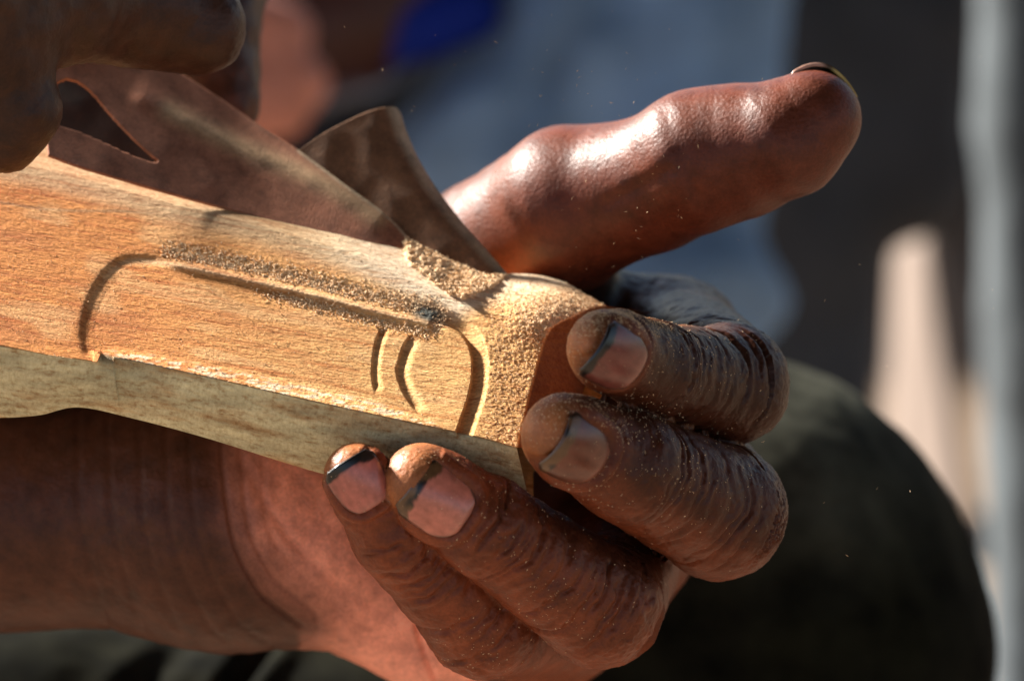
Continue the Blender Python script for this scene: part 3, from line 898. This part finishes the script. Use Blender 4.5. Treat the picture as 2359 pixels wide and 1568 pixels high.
bv, bf, bx_, by_ = sheet([(640, 380), (760, 470), (880, 545), (960, 590), (1060, 625), (1130, 645), (1172, 634)],
                         [(640, 378), (690, 345), (740, 310), (800, 278), (850, 256), (895, 246), (912, 247)],
                         [(640, 380), (640, 379), (640, 378)],
                         [(1172, 634), (1110, 562), (1060, 505), (1000, 425), (962, 360), (938, 305), (924, 262), (912, 247)], zf_back, 150, 150)
bv2, bf2 = thick(bv, bf, 0.5)
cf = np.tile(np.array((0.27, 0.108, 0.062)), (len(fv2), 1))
sun_streak = np.exp(-(polydist(np.r_[fx, fx], np.r_[fy, fy], spline([(390, 255), (560, 340), (700, 400), (800, 452), (870, 500)], 30))[0] / 24) ** 2)[:, None] * 0.55  # yellowish streak painted for the sunlight grazing the sheet
cf = cf * (1 - sun_streak) + np.array((0.50, 0.36, 0.20)) * sun_streak
ue = sstep(9, 3, polydist(np.r_[fx, fx], np.r_[fy, fy], spline([(690, 347), (800, 428), (880, 486), (925, 528), (945, 556), (943, 569)], 30))[0])[:, None] * 0.7
cf = cf * (1 - ue) + np.array((0.42, 0.33, 0.22)) * ue
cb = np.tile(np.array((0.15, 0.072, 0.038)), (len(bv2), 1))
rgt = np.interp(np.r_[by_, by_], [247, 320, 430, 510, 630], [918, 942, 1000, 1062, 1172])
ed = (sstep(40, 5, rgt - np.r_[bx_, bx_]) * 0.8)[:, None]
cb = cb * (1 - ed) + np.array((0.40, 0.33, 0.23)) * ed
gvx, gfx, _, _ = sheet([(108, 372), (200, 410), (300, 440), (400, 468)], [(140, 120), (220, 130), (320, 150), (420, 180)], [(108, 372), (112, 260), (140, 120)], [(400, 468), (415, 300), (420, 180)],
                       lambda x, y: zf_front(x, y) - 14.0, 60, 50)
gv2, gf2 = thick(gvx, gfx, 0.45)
cg = np.tile(np.array((0.035, 0.02, 0.014)), (len(gv2), 1))  # fold's rear layer, painted near-black for the shade inside the opening
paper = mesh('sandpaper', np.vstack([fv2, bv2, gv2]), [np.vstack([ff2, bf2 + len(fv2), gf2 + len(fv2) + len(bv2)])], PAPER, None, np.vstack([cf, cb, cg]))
tag(paper, 'folded brown sandpaper sheet with a rounded tip resting on the wood block', 'sandpaper')

# ------------------------------------------------------------------ sawdust
def chips(pos, nor, size, flat=0.5, lift=0.3, elong=(1.0, 2.6)):
    n = len(pos)
    q = rng.normal(size=(n, 3)); a = nrm(q - nor * (q * nor).sum(1, keepdims=True) * flat); b = nrm(np.cross(nor + 0.3 * rng.normal(size=(n, 3)), a)); c = np.cross(a, b)
    L = (size * rng.uniform(*elong, n))[:, None]; W = (size * rng.uniform(0.4, 0.9, n))[:, None]; H = (size * rng.uniform(0.3, 0.7, n))[:, None]
    o = pos + nor * (size * lift)[:, None]
    bend = c * L * rng.uniform(-0.3, 0.3, (n, 1))
    v = np.stack([o + a * L + bend, o + b * W, o + c * H, o - b * W * 0.8 , o - c * H, o - a * L * 0.8 + bend], 1).reshape(-1, 3)
    t = np.array([(0, 1, 2), (0, 2, 3), (0, 3, 4), (0, 4, 1), (5, 2, 1), (5, 3, 2), (5, 4, 3), (5, 1, 4)])
    return v, (np.arange(n)[:, None, None] * 6 + t[None]).reshape(-1, 3)
wn = gnormals(V, np.vstack([f1, f2, f3, f4]))[:n1]
def pick(w, n):
    p = w / w.sum(); return rng.choice(len(w), n, p=p)
sets = []
i_ = pick(dpile.ravel() + 1e-9, 5000); sets.append((V1[i_], wn[i_], rng.uniform(0.05, 0.28, len(i_))))
i_ = pick(bumpm.ravel() ** 1.3 + 1e-9, 4200); sets.append((V1[i_], wn[i_], rng.uniform(0.07, 0.17, len(i_))))
i_ = pick((band.ravel() ** 1.5) * sstep(8, 16, dT.ravel()) * (1 - 0.95 * np.exp(-(((X.ravel() - 985) / 46) ** 2 + ((Y.ravel() - 722) / 24) ** 2) ** 2)) + 1e-9, 5200); sets.append((V1[i_], wn[i_], rng.uniform(0.04, 0.17, len(i_))))
i_ = pick(endm.ravel() + 1e-9, 5200); sets.append((V1[i_], wn[i_], rng.uniform(0.03, 0.10, len(i_))))
i_ = pick(np.ones(n1), 5200); sets.append((V1[i_], wn[i_], rng.uniform(0.03, 0.09, len(i_))))
pos = np.vstack([a for a, _, _ in sets]); nor = np.vstack([b for _, b, _ in sets]); siz = np.concatenate([c for _, _, c in sets])
cv, ct = chips(pos + 0.03 * rng.normal(size=pos.shape), nor, siz)
sd = mesh('sawdust', cv, ct, DUST, None, smooth=False)
tag(sd, 'fine pale sawdust heaped and scattered on the carved wood block', 'sawdust', kind='stuff')
# specks on the fingers
hn2 = hn
w = np.zeros(len(hv))
for px, py, rx, ry, wt in ((1400, 722, 75, 34, 14), (1335, 785, 42, 60, 6), (1430, 850, 60, 50, 1.0), (1330, 905, 90, 40, 1.5), (1280, 960, 60, 60, 2.0), (1420, 960, 100, 60, 2.2), (1560, 800, 160, 90, 0.55), (1560, 1080, 200, 130, 0.6),
                           (1340, 1110, 60, 40, 2.0), (1000, 1080, 110, 80, 0.7), (1140, 1200, 120, 90, 0.8), (1300, 1400, 120, 80, 0.7), (1100, 1490, 70, 60, 0.8), (820, 1080, 80, 60, 0.35)):
    w += wt * np.exp(-(((hx - px) / rx) ** 2 + ((hy - py) / ry) ** 2))
w *= np.clip(hn[:, 2] + 0.5 + 0.3 * hn[:, 1], 0, 1) * (hv[:, 2] > -32) * sstep(-0.4, 0.3, noise(hv, 0.6, 700) + 0.2)
i_ = pick(w + 1e-12, 4200)
w2 = np.zeros(len(hv))
for px, py, rx, ry, wt in ((1400, 728, 80, 34, 10), (1338, 780, 40, 70, 5), (1440, 745, 60, 40, 4), (1290, 910, 60, 40, 3), (1390, 945, 70, 40, 1.0), (1255, 970, 40, 60, 2.5), (1500, 745, 70, 30, 2), (990, 1050, 80, 25, 1.2)):
    w2 += wt * np.exp(-(((hx - px) / rx) ** 2 + ((hy - py) / ry) ** 2))
w2 *= (hn[:, 2] > -0.3) * (hv[:, 2] > -14) * np.clip(0.5 + hn[:, 1], 0, 1)
i2 = pick(w2 + 1e-12, 2600)
sz = np.r_[rng.uniform(0.035, 0.13, len(i_)), rng.uniform(0.03, 0.12, len(i2))]
i_ = np.r_[i_, i2]
npos = np.vstack([a for a, _ in NAILDUST]); nnor = np.vstack([b for _, b in NAILDUST])
cv, ct = chips(np.vstack([hv2[i_], npos]), np.vstack([hn[i_], nnor]), np.r_[sz, rng.uniform(0.03, 0.085, len(npos))], 0.7, 0.3, (0.8, 2.2))
sd2 = mesh('sawdust', cv, ct, DUST, None, smooth=False)
tag(sd2, 'tiny sawdust specks clinging to the fingers around the wood', 'sawdust', kind='stuff')
# chips in the air
na = 130
ax_ = np.r_[rng.normal(1330, 150, 50), rng.normal(1480, 110, 45), rng.uniform(700, 2300, 35)]; ay_ = np.r_[rng.normal(180, 120, 50), rng.normal(450, 90, 45), rng.uniform(60, 1300, 35)]
ap = P(ax_, ay_, rng.normal(-2, 9, na)); dirs = nrm(np.c_[rng.normal(0.4, 0.5, na), rng.normal(0.6, 0.5, na), rng.normal(0, 0.2, na)])
cv, ct = chips(ap, dirs, rng.uniform(0.035, 0.075, na), 0.0, 0.0, (1.5, 8.0))
sd3 = mesh('flying_sawdust', cv, ct, DUST, None, smooth=False)
tag(sd3, 'thin wood shavings drifting in the air round the thumb', 'sawdust', kind='stuff')

# ------------------------------------------------------------------ surroundings, out of focus
def slab(name, lo, hi, mat, kind=None):
    x0, y0, z0 = lo; x1, y1, z1 = hi
    me = bpy.data.meshes.new(name)
    me.from_pydata([(x0, y0, z0), (x1, y0, z0), (x1, y1, z0), (x0, y1, z0), (x0, y0, z1), (x1, y0, z1), (x1, y1, z1), (x0, y1, z1)], [],
                   [(0, 3, 2, 1), (4, 5, 6, 7), (0, 1, 5, 4), (1, 2, 6, 5), (2, 3, 7, 6), (3, 0, 4, 7)])
    o = bpy.data.objects.new(name, me); COL.objects.link(o); me.materials.append(mat)
    if kind: o['kind'] = kind
    return o
gme = bpy.data.meshes.new('ground'); gme.from_pydata([(-60, -60, 0), (60, -60, 0), (60, 60, 0), (-60, 60, 0)], [], [(0, 1, 2, 3)])
go = bpy.data.objects.new('ground', gme); COL.objects.link(go); gme.materials.append(EARTH); go['kind'] = 'structure'

wl = slab('shade_wall', (-3.0, 2.05, -0.1), (0.60, 2.2, 0.32), SHADE_MUD, 'structure')  # dark wall added behind the figures to stand for background shade

th = slab('shade_roof', (-1.68, -3.5, 2.25), (4.5, 2.6, 2.45), SHADE_THATCH, 'structure')  # added out of view to shade the scene and cut sky light

def blob(name, chains, lo, hi, h, mat, parent, kk=10, kb=14, nz=0.6, nf=0.06, seed=800, folds=None, col=None):
    ch = [nodes(c) for c in chains]
    def fn(p):
        d = None
        for c in ch:
            x_ = chain_field(p, c, kk); d = x_ if d is None else smin(d, x_, kb)
        return d
    pts = np.vstack([np.vstack([a + r, a - r]) for c in ch for a, r in c])
    lo = np.maximum(pts.min(0) - 4, lo); hi = np.minimum(pts.max(0) + 4, hi)
    v, q = surface_nets(fn, lo, hi, h)
    v, n = project(fn, v, 2, 4)
    dsp = nz * fbm(v, nf, seed, 3)
    if folds is not None:
        x_, y_ = to_px(v)
        for pl, dep, w_ in folds:
            d_ = polydist(x_, y_, spline(pl, 12))[0]; dsp = dsp + dep * np.exp(-(d_ / w_) ** 2)
    v = v + n * dsp[:, None]
    return mesh(name, v, q, mat, parent, None if col is None else np.tile(np.array(col), (len(v), 1)))
BIG = 1e6
p2 = empty('person', (0.05, 1.35, 0.0))
tag(p2, 'second person sitting out of focus behind the carver in blue-grey trousers', 'person')
blob('trousers', [[(700, 700, -650, 260), (1150, 380, -660, 230), (1500, -250, -680, 260)], [(1450, 900, -640, 260), (1560, 300, -650, 240), (1650, -400, -670, 260)]],
     (-BIG,) * 3, (BIG,) * 3, 6, CLOTH_GREY, p2, 20, 12, 5, 0.02, 810,
     [([(1000, 360), (1180, 200), (1350, -20)], 9, 55), ([(1120, 420), (1260, 300), (1400, 100)], 8, 45), ([(1560, 650), (1680, 620), (1760, 700)], 10, 70)])
blob('shorts', [[(820, 160, -640, 45), (960, 60, -640, 75), (1080, 20, -640, 80)]], (-BIG,) * 3, (BIG,) * 3, 5, CLOTH_BLUE, p2, 20, 20, 2, 0.03, 820)
blob('hand', [[(560, 60, -560, 90), (655, 70, -560, 62)], [(560, 190, -560, 90), (700, 190, -560, 58)], [(560, 260, -560, 80), (660, 270, -560, 50)]], (-BIG,) * 3, (BIG,) * 3, 4, SKIN, p2, 10, 6, 1, 0.05, 830, None, (0.55, 0.22, 0.15))
blob('leg', [[(400, 120, -640, 260), (800, 20, -650, 190), (1100, -160, -660, 180)]], (-BIG,) * 3, (BIG,) * 3, 6, SKIN, p2, 10, 10, 1, 0.05, 840, None, (0.06, 0.022, 0.015))
p3 = empty('person', (0.35, 1.6, 0.0))
tag(p3, 'third person in charcoal clothes, a blurred dark shape behind the thumb', 'person')
blob('trousers', [[(1800, 1250, -800, 220), (1840, 400, -800, 215), (1850, -500, -800, 240)], [(2125, 440, -790, 80), (2150, 0, -790, 120), (2150, -300, -790, 130)]], (-BIG,) * 3, (BIG,) * 3, 6, CLOTH_CHAR, p3, 20, 20, 5, 0.02, 850)
# post at the right
pa, pb = P(2330, 1900, -700), P(2290, -500, -700)
post = blob('timber_post', [[(2450, 2400, -730, 140), (2385, 700, -730, 130), (2375, -600, -730, 130)]], (-BIG,) * 3, (BIG,) * 3, 6, TIMBER, None, 4, 4, 2, 0.03, 860)
tag(post, 'grey weathered upright post blurred at the right edge', 'post')

bc = [(2058, 560, -1085), (2128, 548, -1035), (2222, 1262, -1030), (2024, 1262, -1090)]  # added board, turned to the sun in place of a bright gap
bv_ = np.vstack([P(*q) for q in bc] + [P(*q) + np.array((7.0, 0, -14.0)) for q in bc])
board = mesh('bright_gap_board', bv_, np.array([(3, 2, 1, 0), (4, 5, 6, 7), (0, 1, 5, 4), (1, 2, 6, 5), (2, 3, 7, 6), (3, 0, 4, 7)]), BRIGHT_GAP, None, smooth=False)
bm_ = board.modifiers.new('soft_edges', 'BEVEL'); bm_.width = 0.003; bm_.segments = 3
tag(board, 'pale board added in place of the bright gap just left of the grey post', 'board')
